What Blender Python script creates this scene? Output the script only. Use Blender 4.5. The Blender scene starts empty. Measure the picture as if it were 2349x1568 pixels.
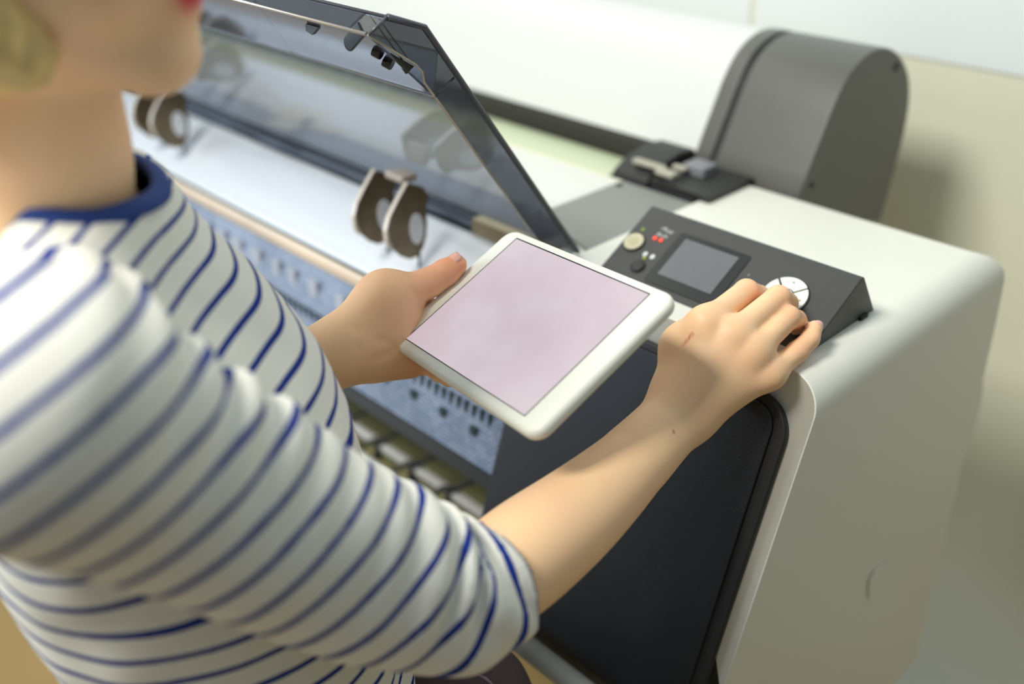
import bpy, bmesh, math, random
import numpy as np
from mathutils import Vector, Matrix
random.seed(4)
C = bpy.context.scene.collection
S_ = bpy.context.scene

# ------------------------------------------------------------------ camera, world, lights, exposure
H = 1.60                                   # eye height above the floor
F_PX, CX, CY = 2284.0, 1174.5, 784.0
RC = np.array([[0.695, 0.719, -0.012], [0.351, -0.353, -0.867], [-0.628, 0.598, -0.498]])
u_, s_, v_ = np.linalg.svd(RC); RC = u_ @ v_
cam_d = bpy.data.cameras.new('camera'); cam = bpy.data.objects.new('camera', cam_d); C.objects.link(cam)
cam_d.sensor_width = 36.0; cam_d.sensor_fit = 'HORIZONTAL'; cam_d.lens = F_PX / 2349.0 * 36.0
cam_d.clip_start = 0.02
cam_d.dof.use_dof = True; cam_d.dof.focus_distance = 0.86; cam_d.dof.aperture_fstop = 1.9; cam_d.dof.aperture_blades = 0
m = Matrix.Identity(4)
for i in range(3):
    m[i][0] = RC[0][i]; m[i][1] = -RC[1][i]; m[i][2] = -RC[2][i]
m[2][3] = H
cam.matrix_world = m
S_.camera = cam
S_.view_settings.view_transform = 'Standard'; S_.view_settings.look = 'None'
S_.view_settings.gamma = 1.0; S_.view_settings.use_curve_mapping = False
S_.view_settings.exposure = 0.34

w = bpy.data.worlds.new('room_light'); S_.world = w; w.use_nodes = True
w.node_tree.nodes['Background'].inputs[0].default_value = (0.78, 0.90, 1.0, 1)
w.node_tree.nodes['Background'].inputs[1].default_value = 0.33

def area(name, loc, target, size, power, col, sy=None):
    l = bpy.data.lights.new(name, 'AREA'); l.energy = power; l.color = col
    l.shape = 'RECTANGLE'; l.size = size; l.size_y = sy or size
    o = bpy.data.objects.new(name, l); C.objects.link(o); o.location = loc
    d = Vector(target) - Vector(loc); o.rotation_euler = d.to_track_quat('-Z', 'Y').to_euler()
    return o
area('ceiling_lamp_front', (-0.9, -0.75, 3.0), (-0.6, 0.7, 1.1), 0.6, 50, (1.0, 0.98, 0.92), 0.6)
area('ceiling_lamp_rear', (-2.2, 0.9, 3.0), (-1.5, 1.0, 1.1), 1.4, 7, (1.0, 0.97, 0.90), 0.5)
area('window_daylight', (-3.5, -1.5, 1.6), (-0.9, 0.6, 1.0), 1.5, 44, (0.70, 0.84, 1.0), 1.5)

# ------------------------------------------------------------------ helpers
def ray(u, v):
    return RC.T @ np.array([(u - CX) / F_PX, (v - CY) / F_PX, 1.0])
def D(u, v, d):                            # a point seen at (u, v), d metres deep
    p = ray(u, v) * d; return np.array([p[0], p[1], p[2] + H])
def PX(u, v, ax, c):                       # a point seen at (u, v), on a plane of constant x, y or z
    r = ray(u, v)
    t = (c - (H if ax == 2 else 0)) / r[ax]
    return np.array([r[0]*t, r[1]*t, r[2]*t + H])
def nrm(a): a = np.asarray(a, float); return a / np.linalg.norm(a)

def lin(c):
    return tuple(((x/255)/12.92 if x/255 <= 0.04045 else ((x/255+0.055)/1.055)**2.4) for x in c)
MATS = {}
def mat(name, col, rough=0.5, metal=0.0, spec=0.5, bump=0, bscale=200, noise=0, nscale=8, coat=0, emit=None, sss=0, lincol=False):
    if name in MATS: return MATS[name]
    mt = bpy.data.materials.new(name); mt.use_nodes = True; nt = mt.node_tree
    b = nt.nodes['Principled BSDF']
    c = col if lincol else lin(col)
    b.inputs['Base Color'].default_value = (*c, 1); b.inputs['Roughness'].default_value = rough
    b.inputs['Metallic'].default_value = metal; b.inputs['Specular IOR Level'].default_value = spec
    b.inputs['Coat Weight'].default_value = coat
    if sss:
        b.inputs['Subsurface Weight'].default_value = sss; b.inputs['Subsurface Radius'].default_value = (0.9, 0.35, 0.2)
        b.inputs['Subsurface Scale'].default_value = 0.008
    tc = nt.nodes.new('ShaderNodeTexCoord')
    if bump:
        n = nt.nodes.new('ShaderNodeTexNoise'); n.inputs['Scale'].default_value = bscale; n.inputs['Detail'].default_value = 3
        bp = nt.nodes.new('ShaderNodeBump'); bp.inputs['Strength'].default_value = bump; bp.inputs['Distance'].default_value = 0.001
        nt.links.new(tc.outputs['Object'], n.inputs['Vector']); nt.links.new(n.outputs['Fac'], bp.inputs['Height'])
        nt.links.new(bp.outputs['Normal'], b.inputs['Normal'])
    if noise:
        n = nt.nodes.new('ShaderNodeTexNoise'); n.inputs['Scale'].default_value = nscale; n.inputs['Detail'].default_value = 4
        r = nt.nodes.new('ShaderNodeValToRGB')
        r.color_ramp.elements[0].position = 0.3; r.color_ramp.elements[1].position = 0.7
        r.color_ramp.elements[0].color = (*[x*(1-noise) for x in c], 1); r.color_ramp.elements[1].color = (*[min(1, x*(1+noise)) for x in c], 1)
        nt.links.new(tc.outputs['Object'], n.inputs['Vector']); nt.links.new(n.outputs['Fac'], r.inputs['Fac'])
        nt.links.new(r.outputs['Color'], b.inputs['Base Color'])
    if emit:
        b.inputs['Emission Color'].default_value = (*c, 1); b.inputs['Emission Strength'].default_value = emit
    MATS[name] = mt; return mt

def link(name, me, mt, parent=None, smooth=False, bevel=0, seg=2, angle=35):
    o = bpy.data.objects.new(name, me); C.objects.link(o)
    for x in (mt if isinstance(mt, (list, tuple)) else [mt]): me.materials.append(x)
    if parent is not None:
        o.parent = parent; o.matrix_parent_inverse = parent.matrix_world.inverted()
        par = PARENT_LOC.get(parent.name)
        if par is not None: o.matrix_parent_inverse = Matrix.Translation(-Vector(par))
    if smooth:
        for p in me.polygons: p.use_smooth = True
    if bevel:
        b = o.modifiers.new('bevel', 'BEVEL'); b.width = bevel; b.segments = seg; b.limit_method = 'ANGLE'; b.angle_limit = math.radians(angle)
        for p in me.polygons: p.use_smooth = True
        n = o.modifiers.new('wn', 'WEIGHTED_NORMAL'); n.keep_sharp = True
    return o
PARENT_LOC = {}
def thing(name, label, cat, loc, group=None):
    o = bpy.data.objects.new(name, None); C.objects.link(o); o.location = loc; PARENT_LOC[o.name] = tuple(loc)
    o.empty_display_size = 0.05
    o['label'] = label; o['category'] = cat
    if group: o['group'] = group
    return o
def tag(o, label, cat, group=None):
    o['label'] = label; o['category'] = cat
    if group: o['group'] = group
    return o

class MB:
    def __init__(s): s.bm = bmesh.new()
    def poly(s, vs): s.bm.faces.new([s.bm.verts.new(tuple(v)) for v in vs]); return s
    def box(s, x0, x1, y0, y1, z0, z1, M=None):
        P = [Vector((x, y, z)) for x in (x0, x1) for y in (y0, y1) for z in (z0, z1)]
        if M is not None: P = [M @ p for p in P]
        v = [s.bm.verts.new(p) for p in P]
        for f in ((0,1,3,2),(4,6,7,5),(0,4,5,1),(2,3,7,6),(0,2,6,4),(1,5,7,3)): s.bm.faces.new([v[i] for i in f])
        return s
    def prism(s, pts3, vec):               # closed planar loop swept along vec
        a = [s.bm.verts.new(tuple(p)) for p in pts3]; b = [s.bm.verts.new(tuple(np.asarray(p)+np.asarray(vec))) for p in pts3]
        n = len(a); s.bm.faces.new(a[::-1]); s.bm.faces.new(b)
        for i in range(n): s.bm.faces.new((a[i], a[(i+1)%n], b[(i+1)%n], b[i]))
        return s
    def profx(s, yz, x0, x1): return s.prism([(x0, y, z) for y, z in yz], (x1-x0, 0, 0))
    def tube(s, pts, r, n=12, cap=True, flat=1.0, up=None):
        pts = [np.asarray(p, float) for p in pts]; rs = r if isinstance(r, (list, tuple, np.ndarray)) else [r]*len(pts)
        rings = []; N = None
        for i, p in enumerate(pts):
            t = nrm(pts[min(i+1, len(pts)-1)] - pts[max(i-1, 0)])
            if N is None:
                a = np.array(up, float) if up is not None else (np.array([0, 0, 1.]) if abs(t[2]) < .9 else np.array([1., 0, 0]))
                N = nrm(a - t*(a@t))
            else: N = nrm(N - t*(N@t))
            B = np.cross(t, N)
            rings.append([s.bm.verts.new(tuple(p + rs[i]*(math.cos(k*2*math.pi/n)*N*flat + math.sin(k*2*math.pi/n)*B))) for k in range(n)])
        for a, b in zip(rings[:-1], rings[1:]):
            for k in range(n): s.bm.faces.new((a[k], a[(k+1)%n], b[(k+1)%n], b[k]))
        if cap: s.bm.faces.new(rings[0][::-1]); s.bm.faces.new(rings[-1])
        return s
    def sphere(s, c, r, M=None, seg=20, rng=12):
        X = Matrix.Translation(Vector(tuple(c))) @ (M or Matrix.Identity(4)) @ Matrix.Diagonal((*r, 1))
        bmesh.ops.create_uvsphere(s.bm, u_segments=seg, v_segments=rng, radius=1, matrix=X); return s
    def build(s, name, mt, parent=None, **k):
        bmesh.ops.recalc_face_normals(s.bm, faces=s.bm.faces)
        me = bpy.data.meshes.new(name); s.bm.to_mesh(me); s.bm.free()
        return link(name, me, mt, parent, **k)

def struct(o): o['kind'] = 'structure'; return o
def Z(yz): return [(y, z + H) for y, z in yz]
# ------------------------------------------------------------------ materials
M_white = mat('white_plastic', (226, 226, 214), 0.42, bump=0.12, bscale=900)
M_cream = mat('cream_plastic', (222, 219, 200), 0.45)
M_black = mat('black_plastic', (62, 62, 60), 0.42, bump=0.25, bscale=1400)
M_panel = mat('satin_black_front', (19, 21, 26), 0.36, bump=0.35, bscale=1500, spec=0.5)
M_rim = mat('black_rim', (34, 34, 33), 0.42)
M_cover = mat('charcoal_cover', (92, 92, 86), 0.4, bump=0.1, bscale=700)
M_grey = mat('grey_plastic', (132, 133, 126), 0.5)
M_dark = mat('dark_mechanism', (38, 38, 36), 0.5)
M_groove = mat('groove', (12, 12, 12), 0.6)
M_steel = mat('brown_steel', (112, 98, 76), 0.35, metal=0.55, noise=0.2, nscale=40)
M_silver = mat('silver', (200, 200, 195), 0.25, metal=0.8)
M_glide = mat('glossy_white_guide', (206, 211, 216), 0.22, spec=0.7)

# ------------------------------------------------------------------ setting
struct(MB().box(-7, 1.4, -3.5, 1.47, -0.05, 0).build('floor', mat('tan_floor', (168, 138, 84), 0.45, noise=0.12, nscale=2)))
struct(MB().box(-7, 1.4, 1.47, 1.57, 0, 3.0).build('wall_back', mat('beige_paint', (226, 227, 204), 0.75, bump=0.1, bscale=120)))
struct(MB().box(1.3, 1.4, -3.5, 1.47, 0, 3.0).build('unseen_wall_right', mat('slate_paint', (92, 98, 100), 0.7)))  # unseen wall, added in dull grey to block ambient light from the right
zt = H - 0.378
mb = MB()
for x0, x1 in ((-7, -3.2), (-3.19, -0.955), (-0.945, 1.3)):
    mb.box(x0, x1, 1.467, 1.47, zt, 3.0)
struct(mb.build('trim_1', mat('white_board', (232, 238, 236), 0.4), bevel=0.001))

# ------------------------------------------------------------------ the printer
PR = thing('wide_format_printer', 'white and black wide-format printer with its clear lid propped open, under both her hands', 'printer', (-0.9, 0.85, H-0.69))
def yf(z): return 0.684 + 0.347*(z + 0.483)
SEC = []
x0, x1, zt, rr = -0.668, -0.336, -0.46, 0.034
SEC.append((x0, -1.12)); SEC.append((x0, -0.85)); SEC.append((x0, zt))
SEC.append((-0.50, zt))
for k in range(0, 13):
    a = math.pi/2*(1 - k/12); SEC.append((x1-rr+rr*math.cos(a), zt-rr+rr*math.sin(a)))
for z in (-0.56, -0.66, -0.76, -0.85, -0.95, -1.05, -1.12): SEC.append((x1, z))
def yfront(z):
    if z > -0.85: return yf(z) - (0.004 if z > -0.462 else 0)*0
    return yf(-0.85) + (0.90 - yf(-0.85))*((-0.85 - z)/0.27)
def yback(z): return float(np.interp(-z, [0.46, 0.464, 0.48, 0.51, 0.56, 0.61, 0.93, 1.12], [1.042, 1.055, 1.069, 1.078, 1.083, 1.088, 1.104, 1.12]))
bm = bmesh.new(); A = []; B = []
# depth rows let the top edge roll gently at the front and the back
for x, z in SEC:
    row = []
    y0, y1 = yfront(z), yback(z)
    for t in (0, 0.012, 0.25, 0.5, 0.75, 0.985, 1):
        row.append(bm.verts.new((x, y0+(y1-y0)*t, z+H)))
    A.append(row)
for a, b in zip(A[:-1], A[1:]):
    for k in range(6): bm.faces.new((a[k], a[k+1], b[k+1], b[k]))
bm.faces.new([r[0] for r in A]); bm.faces.new([r[-1] for r in A][::-1])
bm.faces.new([A[0][k] for k in range(7)] + [A[-1][k] for k in range(6, -1, -1)])
bmesh.ops.recalc_face_normals(bm, faces=bm.faces)
me = bpy.data.meshes.new('side_cabinet'); bm.to_mesh(me); bm.free()
cab = link('side_cabinet', me, M_white, PR, bevel=0.0035, seg=3, angle=50)
# rear bulge behind the side
mb = MB(); mb.profx(Z([(1.02, -0.60), (1.09, -0.60), (1.13, -0.635), (1.157, -0.68), (1.163, -0.73), (1.15, -0.80), (1.125, -0.87), (1.10, -0.94), (1.02, -0.94)]), -0.60, -0.352)
mb.build('rear_cover', M_white, PR, bevel=0.008, seg=3)
# faint moulded finger recess on the side
pts = [PX(u, v, 0, -0.3355) for u, v in ((1990, 1370), (1992, 1330), (2005, 1305), (2035, 1285), (2040, 1280), (2030, 1330), (2012, 1358), (1995, 1370))]
MB().prism(pts, (0.0015, 0, 0)).build('moulded_grip', M_white, PR, bevel=0.0007)

# front panel in the leaning plane
NF = nrm((0, -1, 0.347)); TF = nrm((0, -0.347, -1.0))       # outward normal, downwards direction
def fp(x, z, off=0):                                       # z measured relative to the eye
    return np.array([x, yf(z), z + H]) + NF*off
def rounded(xa, xb, za, zb, r_tr, r_o, off, n=10):
    P = [fp(xa, za, off), fp(xb-r_tr, za, off)]
    for k in range(1, n+1):
        a = math.pi/2*(1-k/n); P.append(fp(xb-r_tr+r_tr*math.cos(a), za-r_tr+r_tr*math.sin(a), off))
    P += [fp(xb, zb, off), fp(xa, zb, off)]
    return P
fr = MB().prism(rounded(-0.672, -0.353, -0.487, -0.822, 0.034, 0, -0.002), NF*0.008).build('front_door', M_rim, PR, bevel=0.0025, seg=3)
MB().prism(rounded(-0.670, -0.3665, -0.4945, -0.815, 0.021, 0, 0.006), NF*0.003).build('door_inset', M_panel, fr, bevel=0.0012, seg=3)
# underside strip, shade below the cabinet front put into its dark colour
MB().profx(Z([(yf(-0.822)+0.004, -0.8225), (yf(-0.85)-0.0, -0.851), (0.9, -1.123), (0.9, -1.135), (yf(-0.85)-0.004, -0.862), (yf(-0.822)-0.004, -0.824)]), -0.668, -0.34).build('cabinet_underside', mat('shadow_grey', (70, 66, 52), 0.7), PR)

# ---- control panel
PE = np.array([1., 0, 0]); PT = nrm((0, 0.086, 0.047)); PN = nrm((0, -0.047, 0.086)); P0 = np.array([-0.375, 0.722, H-0.46])
def cp(x, t, n=0): return P0 + PE*x + PT*t + PN*n
CPN = MB().profx(Z([(0.722, -0.4605), (0.8065, -0.4135), (0.8095, -0.4125), (0.8125, -0.4135), (0.815, -0.417), (0.846, -0.4605)]), -0.626, -0.375).build('control_panel', M_black, PR, bevel=0.0015, seg=2)
MB().box(-0.375, -0.372, 0.815, 0.828, H-0.4605, H-0.456).build('panel_catch', M_groove, CPN)
def plate(name, xa, xb, ta, tb, n0, n1, mt, r=0.002, parent=None):
    pts = []
    for cx, ct, a0 in ((xb-r, tb-r, 0), (xa+r, tb-r, 90), (xa+r, ta+r, 180), (xb-r, ta+r, 270)):
        for k in range(5):
            a = math.radians(a0+22.5*k); pts.append(cp(cx+r*math.cos(a), ct+r*math.sin(a), n0))
    return MB().prism(pts, PN*(n1-n0)).build(name, mt, parent or CPN, bevel=0.0003)
def disc(name, x, t, r, n0, n1, mt, seg=28, squash=1.0, parent=None, bevel=0.0004):
    pts = [cp(x+r*math.cos(a), t+r*squash*math.sin(a), n0) for a in np.linspace(0, 2*math.pi, seg, endpoint=False)]
    return MB().prism(pts, PN*(n1-n0)).build(name, mt, parent or CPN, bevel=bevel)
plate('display_bezel', -0.196, -0.109, 0.010, 0.080, 0.0, 0.0008, mat('bezel_black', (30, 33, 31), 0.35), 0.003)
scr_m = mat('lcd_glass', (104, 106, 108), 0.25, noise=0.05, nscale=30)
scr = plate('display', -0.186, -0.120, 0.0225, 0.0735, 0.0008, 0.0012, scr_m, 0.0006)
glow = mat('lcd_corner_tint', (150, 140, 122), 0.4)
M_but = mat('warm_button', (196, 190, 160), 0.45)
disc('button_well', -0.2364, 0.048, 0.0128, 0.0, 0.0007, M_groove)
disc('power_button', -0.2364, 0.048, 0.0112, 0.0007, 0.003, M_but, bevel=0.001)
disc('button_face', -0.2364, 0.048, 0.006, 0.003, 0.0033, mat('warm_button_face', (184, 180, 142), 0.5))
disc('button_well', -0.212, 0.0225, 0.0085, 0.0, 0.0006, M_groove)
disc('stop_button', -0.212, 0.0225, 0.0068, 0.0006, 0.0022, M_rim, bevel=0.0008)
M_green = mat('green_led', (120, 140, 20), 0.4, emit=0.25); M_red = mat('red_led', (235, 70, 50), 0.4, emit=0.55)
for x, t in ((-0.2385, 0.0667), (-0.2125, 0.0346)): disc('green_led', x, t, 0.0021, 0, 0.0008, M_green)
for x, t in ((-0.2185, 0.0617), (-0.2105, 0.0617)): disc('red_led', x, t, 0.0025, 0, 0.001, M_red)
M_print = mat('white_print', (205, 210, 205), 0.6)
def strokes(name, segs, r=0.0005):
    mb = MB()
    for s in segs: mb.tube([cp(x, t, 0.0002) for x, t in s], r, n=6)
    return mb.build(name, M_print, CPN)
strokes('panel_print', [[(-0.220, 0.0745), (-0.2190, 0.077), (-0.2165, 0.0783), (-0.213, 0.0775)], [(-0.2165, 0.0775), (-0.2150, 0.0732)], [(-0.2140, 0.0768), (-0.2120, 0.0735), (-0.2105, 0.0765)],
        [(-0.2100, 0.0733), (-0.2095, 0.0768)], [(-0.2078, 0.0735), (-0.2050, 0.0735), (-0.2050, 0.0768), (-0.2078, 0.0768), (-0.2078, 0.0735)]])
strokes('lamp_print', [[(-0.2195, 0.0655), (-0.2195, 0.0700), (-0.2165, 0.0700), (-0.2165, 0.0655)], [(-0.2195, 0.0680), (-0.2165, 0.0680)], [(-0.2150, 0.0660), (-0.2142, 0.0690)],
        [(-0.2115, 0.0655), (-0.2115, 0.0700), (-0.2090, 0.0700), (-0.2085, 0.0670), (-0.2110, 0.0665)], [(-0.2070, 0.0660), (-0.2062, 0.0690)]])
for x in (-0.2085, -0.2015):
    disc('button_symbol', x + (-0.0065 if x < -.205 else -0.004), 0.0395, 0.0027, 0, 0.0003, M_print, squash=1.2)
# four-way pad: four quadrants and a centre key
def quadrant(a0):
    cx, ct, r0, r1, g = -0.053, 0.0500, 0.0088, 0.0222, 0.0009
    pts = []
    for r, seq in ((r1, range(0, 13)), (r0, range(12, -1, -1))):
        for k in seq:
            da = math.asin(g/r); a = a0 - math.pi/4 + da + (math.pi/2-2*da)*k/12
            pts.append(cp(cx+r*math.cos(a), ct+r*math.sin(a), 0.0004))
    return MB().prism(pts, PN*0.0026).build('arrow_key', mat('key_white', (228, 232, 222), 0.4), CPN, bevel=0.0006)
disc('key_well', -0.053, 0.050, 0.0236, 0, 0.0006, M_groove)
for k in range(4):
    q = quadrant(math.pi/2*k)
    a = math.pi/2*k; c, s = math.cos(a), math.sin(a); cx, ct = -0.053+0.0165*c, 0.050+0.0165*s
    tri = [cp(cx+0.002*c, ct+0.002*s, 0.0030), cp(cx-0.001*c-0.0016*s, ct-0.001*s+0.0016*c, 0.0030), cp(cx-0.001*c+0.0016*s, ct-0.001*s-0.0016*c, 0.0030)]
    MB().prism(tri, PN*0.0002).build('arrow_mark', mat('mark_grey', (150, 150, 120), 0.6), CPN)
disc('centre_key', -0.053, 0.050, 0.0075, 0.0004, 0.0028, MATS['key_white'])
for x, t in ((-0.020, 0.0219), (-0.092, 0.0219)):
    disc('round_key', x, t, 0.0072, 0, 0.0018, M_rim, bevel=0.0008)
    strokes('key_print', [[(x-0.003, t+0.0115), (x+0.003, t+0.0125)], [(x, t+0.0098), (x, t+0.014)]], 0.0003)
strokes('key_print', [[(-0.100, 0.0575), (-0.099, 0.0600)]], 0.0003)

# ---- deck left of the cabinet
def quadz(name, pts, z, mt, th=0.004, parent=PR, bevel=0.001):
    return MB().prism([(x, y, z+H-th) for x, y in pts], (0, 0, th)).build(name, mt, parent, bevel=bevel)
XL = -2.35
quadz('deck', [(XL, 0.80), (-0.782, 0.80), (-0.782, 0.936), (XL, 0.936)], -0.461, mat('deck_white', (214, 216, 208), 0.35), 0.03)
quadz('deck_edge', [(XL, 0.936), (-0.782, 0.936), (-0.782, 0.95), (XL, 0.95)], -0.463, M_cream, 0.03)
quadz('flap', [(-0.781, 0.766), (-0.700, 0.766), (-0.652, 0.752), (-0.640, 0.757), (-0.652, 0.90), (-0.652, 0.945), (-0.781, 0.945)], -0.4605, M_grey, 0.006, bevel=0.0015)
quadz('flap_apron', [(-0.7, 0.70), (-0.627, 0.70), (-0.627, 0.757), (-0.7, 0.775)], -0.4665, M_white, 0.006)
MB().box(-0.775, -0.769, 0.925, 0.931, H-0.4605, H-0.458).build('flap_stud', M_groove, PR)
quadz('rear_step', [(-0.744, 0.955), (-0.652, 0.955), (-0.652, 1.05), (-0.744, 1.05)], -0.452, M_dark, 0.02)
quadz('step_recess', [(-0.735, 0.946), (-0.670, 0.946), (-0.670, 0.955), (-0.735, 0.955)], -0.458, M_groove, 0.01)
quadz('gap_floor', [(-0.80, 0.945), (-0.652, 0.945), (-0.652, 1.30), (-0.80, 1.30)], -0.474, mat('olive_dark', (92, 84, 50), 0.6), 0.02)
# feed slot in pale green, under the roll housing
MB().profx(Z([(0.95, -0.49), (0.95, -0.468), (0.965, -0.4645), (1.00, -0.466), (1.03, -0.472), (1.05, -0.478), (1.05, -0.49)]), XL, -0.815).build('feed_guide', mat('pale_green', (196, 206, 172), 0.4), PR, bevel=0.003)
mb = MB(); mb.profx(Z([(0.955, -0.48), (0.96, -0.458), (0.985, -0.445), (1.03, -0.437), (1.06, -0.44), (1.06, -0.48)]), -0.812, -0.752)
mb.build('guide_end', M_dark, PR, bevel=0.004)
for u, v, a, b in ((1490, 372, 0.05, 0.006), (1530, 392, 0.028, 0.008), (1560, 380, 0.02, 0.005)):
    p = PX(u, v, 2, H-0.440); MB().box(p[0]-a/2, p[0]+a/2, p[1]-b, p[1]+b, p[2]-0.006, p[2]).build('guide_tab', mat('tab_grey', (170, 168, 150), 0.5), PR, bevel=0.002)
p = PX(1605, 385, 2, H-0.445); MB().box(p[0]-0.02, p[0]+0.015, p[1]-0.012, p[1]+0.02, H-0.47, H-0.44).build('hinge_block', mat('block_grey', (128, 130, 134), 0.5), PR, bevel=0.003)

# roll housing
HP = [(1.045, -0.4705), (1.052, -0.46), (1.069, -0.424), (1.090, -0.386), (1.108, -0.352), (1.130, -0.326), (1.150, -0.314), (1.175, -0.306), (1.202, -0.305), (1.230, -0.311), (1.255, -0.323), (1.279, -0.341), (1.297, -0.362), (1.308, -0.386), (1.313, -0.414), (1.312, -0.45), (1.307, -0.48), (1.296, -0.53), (1.285, -0.575), (1.27, -0.64), (1.05, -0.64)]
def smoothprof(P, n=3):
    P = [np.array(p) for p in P]
    for _ in range(n-1):
        Q = []
        for i in range(len(P)):
            a, b = P[i], P[(i+1) % len(P)]; Q += [a*.75+b*.25, a*.25+b*.75]
        P = Q
    return [tuple(p) for p in P]
HPs = [HP[0]] + smoothprof(HP[1:-2], 2)[1:-1] + HP[-2:]
def inset(P, d):
    c = np.array((1.18, -0.46)); return [tuple(c + (np.array(p)-c)*(1-d/np.linalg.norm(np.array(p)-c))) for p in P]
MB().profx(Z(HPs), -0.7185, -0.587).build('roll_housing_end', M_cover, PR, bevel=0.003, seg=3, angle=60)
MB().profx(Z(inset(HPs, 0.004)), -0.7275, -0.7185).build('housing_groove', M_rim, PR, angle=60)
MB().profx(Z(HPs), -0.752, -0.7275).build('housing_rim', M_cover, PR, bevel=0.002, seg=2, angle=60)
CV = inset(HPs, 0.002)
CVc = [(1.0585, -0.4465)] + [p for p in CV if p[1] > -0.444 or p[0] > 1.15]
mb = MB().profx(Z([p for p in CVc if not (p[1] < -0.5)] + [(1.30, -0.50), (1.08, -0.4465)]), XL, -0.752)
mb.build('roll_cover', mat('roll_white', (216, 218, 212), 0.45), PR, smooth=False, bevel=0.002, angle=60)
MB().profx(Z([(1.052, -0.4555), (1.057, -0.447), (1.075, -0.447), (1.075, -0.486), (1.052, -0.486)]), XL, -0.7521).build('cover_shade', mat('cover_shade_dark', (44, 42, 34), 0.5), PR, bevel=0.002)  # dark band, the shadow under the roll cover put into its colour
for o in (bpy.data.objects['roll_housing_end'], bpy.data.objects['housing_rim'], bpy.data.objects['roll_cover']): pass
for u, v, r in ((2056, 153, 0.0065), (1862, 424, 0.0045)):
    p = PX(u, v, 0, -0.587)
    mb = MB(); mb.tube([p + np.array([-0.004, 0, 0]), p + np.array([0.0006, 0, 0])], r, n=20); mb.build('screw_hole', M_groove, PR)
MB().box(XL, -0.67, 1.00, 1.09, H-0.68, H-0.485).build('back_frame', M_dark, PR)
# printed faint mark on the roll cover
# front paper guide and lower front
G = [(0.760, -0.503), (0.752, -0.4985), (0.742, -0.4985), (0.728, -0.5035), (0.712, -0.513), (0.695, -0.5245), (0.678, -0.537), (0.664, -0.5475), (0.658, -0.556), (0.672, -0.566), (0.760, -0.566)]
MB().profx(Z(G), XL, -0.668).build('paper_guide', M_glide, PR, bevel=0.0015, angle=60)
MB().profx(Z([(0.6585, -0.5560), (0.6555, -0.5572), (0.6560, -0.5600), (0.6605, -0.5600)]), XL, -0.668).build('guide_seam', mat('green_black', (8, 40, 34), 0.4), PR)
MB().profx(Z([(0.6555, -0.560), (0.651, -0.567), (0.651, -0.578), (0.665, -0.578), (0.665, -0.56)]), XL, -0.668).build('guide_strip', mat('beige_strip', (206, 186, 160), 0.35, noise=0.15, nscale=6), PR, bevel=0.001)
# perforated lower front
lf = MB().profx(Z([(yf(-0.580)+0.003, -0.580), (yf(-0.70)+0.003, -0.70), (yf(-0.70)+0.05, -0.71), (yf(-0.58)+0.06, -0.58)]), XL, -0.668)
mpf = bpy.data.materials.new('perforated_blue_grey'); mpf.use_nodes = True; nt = mpf.node_tree; b = nt.nodes['Principled BSDF']
tc = nt.nodes.new('ShaderNodeTexCoord'); mp = nt.nodes.new('ShaderNodeMapping'); mp.inputs['Scale'].default_value = (1, 1, 1)
vo = nt.nodes.new('ShaderNodeTexBrick'); vo.inputs['Scale'].default_value = 55; vo.inputs['Mortar Size'].default_value = 0.03
vo.inputs['Color1'].default_value = (*lin((118, 134, 160)), 1); vo.inputs['Color2'].default_value = (*lin((150, 160, 178)), 1); vo.inputs['Mortar'].default_value = (*lin((84, 96, 116)), 1)
sep = nt.nodes.new('ShaderNodeSeparateXYZ'); cmb = nt.nodes.new('ShaderNodeCombineXYZ')
nt.links.new(tc.outputs['Object'], sep.inputs[0]); nt.links.new(sep.outputs[0], cmb.inputs[0]); nt.links.new(sep.outputs[2], cmb.inputs[1])
nt.links.new(cmb.outputs[0], vo.inputs['Vector'])
no = nt.nodes.new('ShaderNodeTexNoise'); no.inputs['Scale'].default_value = 9; no.inputs['Detail'].default_value = 4
mx = nt.nodes.new('ShaderNodeMix'); mx.data_type = 'RGBA'; mx.blend_type = 'MULTIPLY'; mx.inputs[0].default_value = 0.7
rp = nt.nodes.new('ShaderNodeValToRGB'); rp.color_ramp.elements[0].position = .35; rp.color_ramp.elements[0].color = (.45, .47, .5, 1); rp.color_ramp.elements[1].position = .6
nt.links.new(cmb.outputs[0], no.inputs['Vector']); nt.links.new(no.outputs['Fac'], rp.inputs['Fac'])
nt.links.new(vo.outputs['Color'], mx.inputs[6]); nt.links.new(rp.outputs['Color'], mx.inputs[7]); nt.links.new(mx.outputs[2], b.inputs['Base Color'])
b.inputs['Roughness'].default_value = 0.35
LF = lf.build('perforated_front', mpf, PR)
mb = MB()
for k in range(60):
    x = -0.70 - 0.0135*k; z = -0.640
    mb.box(x-0.0018, x+0.0018, yf(z)-0.001, yf(z)+0.004, H+z-0.012, H+z+0.004)
for k in range(11):
    x = -0.72 - 0.055*k; z = -0.664
    mb.box(x-0.005, x+0.005, yf(z)-0.001, yf(z)+0.004, H+z-0.005, H+z+0.005)
mb.build('vent_slot', mat('vent_dark', (40, 62, 66), 0.6), LF)
mb = MB(); random.seed(9)
for k in range(16):
    x = -0.75 - 0.05*k - random.uniform(0, .02); z = -0.607; wd = random.uniform(.007, .014)
    MB().box(x-wd, x+wd, yf(z)-0.001, yf(z)+0.004, H+z-0.012, H+z+0.010).build('label_plate', mat('pale_plate', (176, 184, 196), 0.4), LF)
MB().profx(Z([(yf(-0.70), -0.70), (yf(-0.715), -0.716), (0.80, -0.74), (0.80, -0.70)]), XL, -0.668).build('bottom_edge', M_dark, PR)
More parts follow.
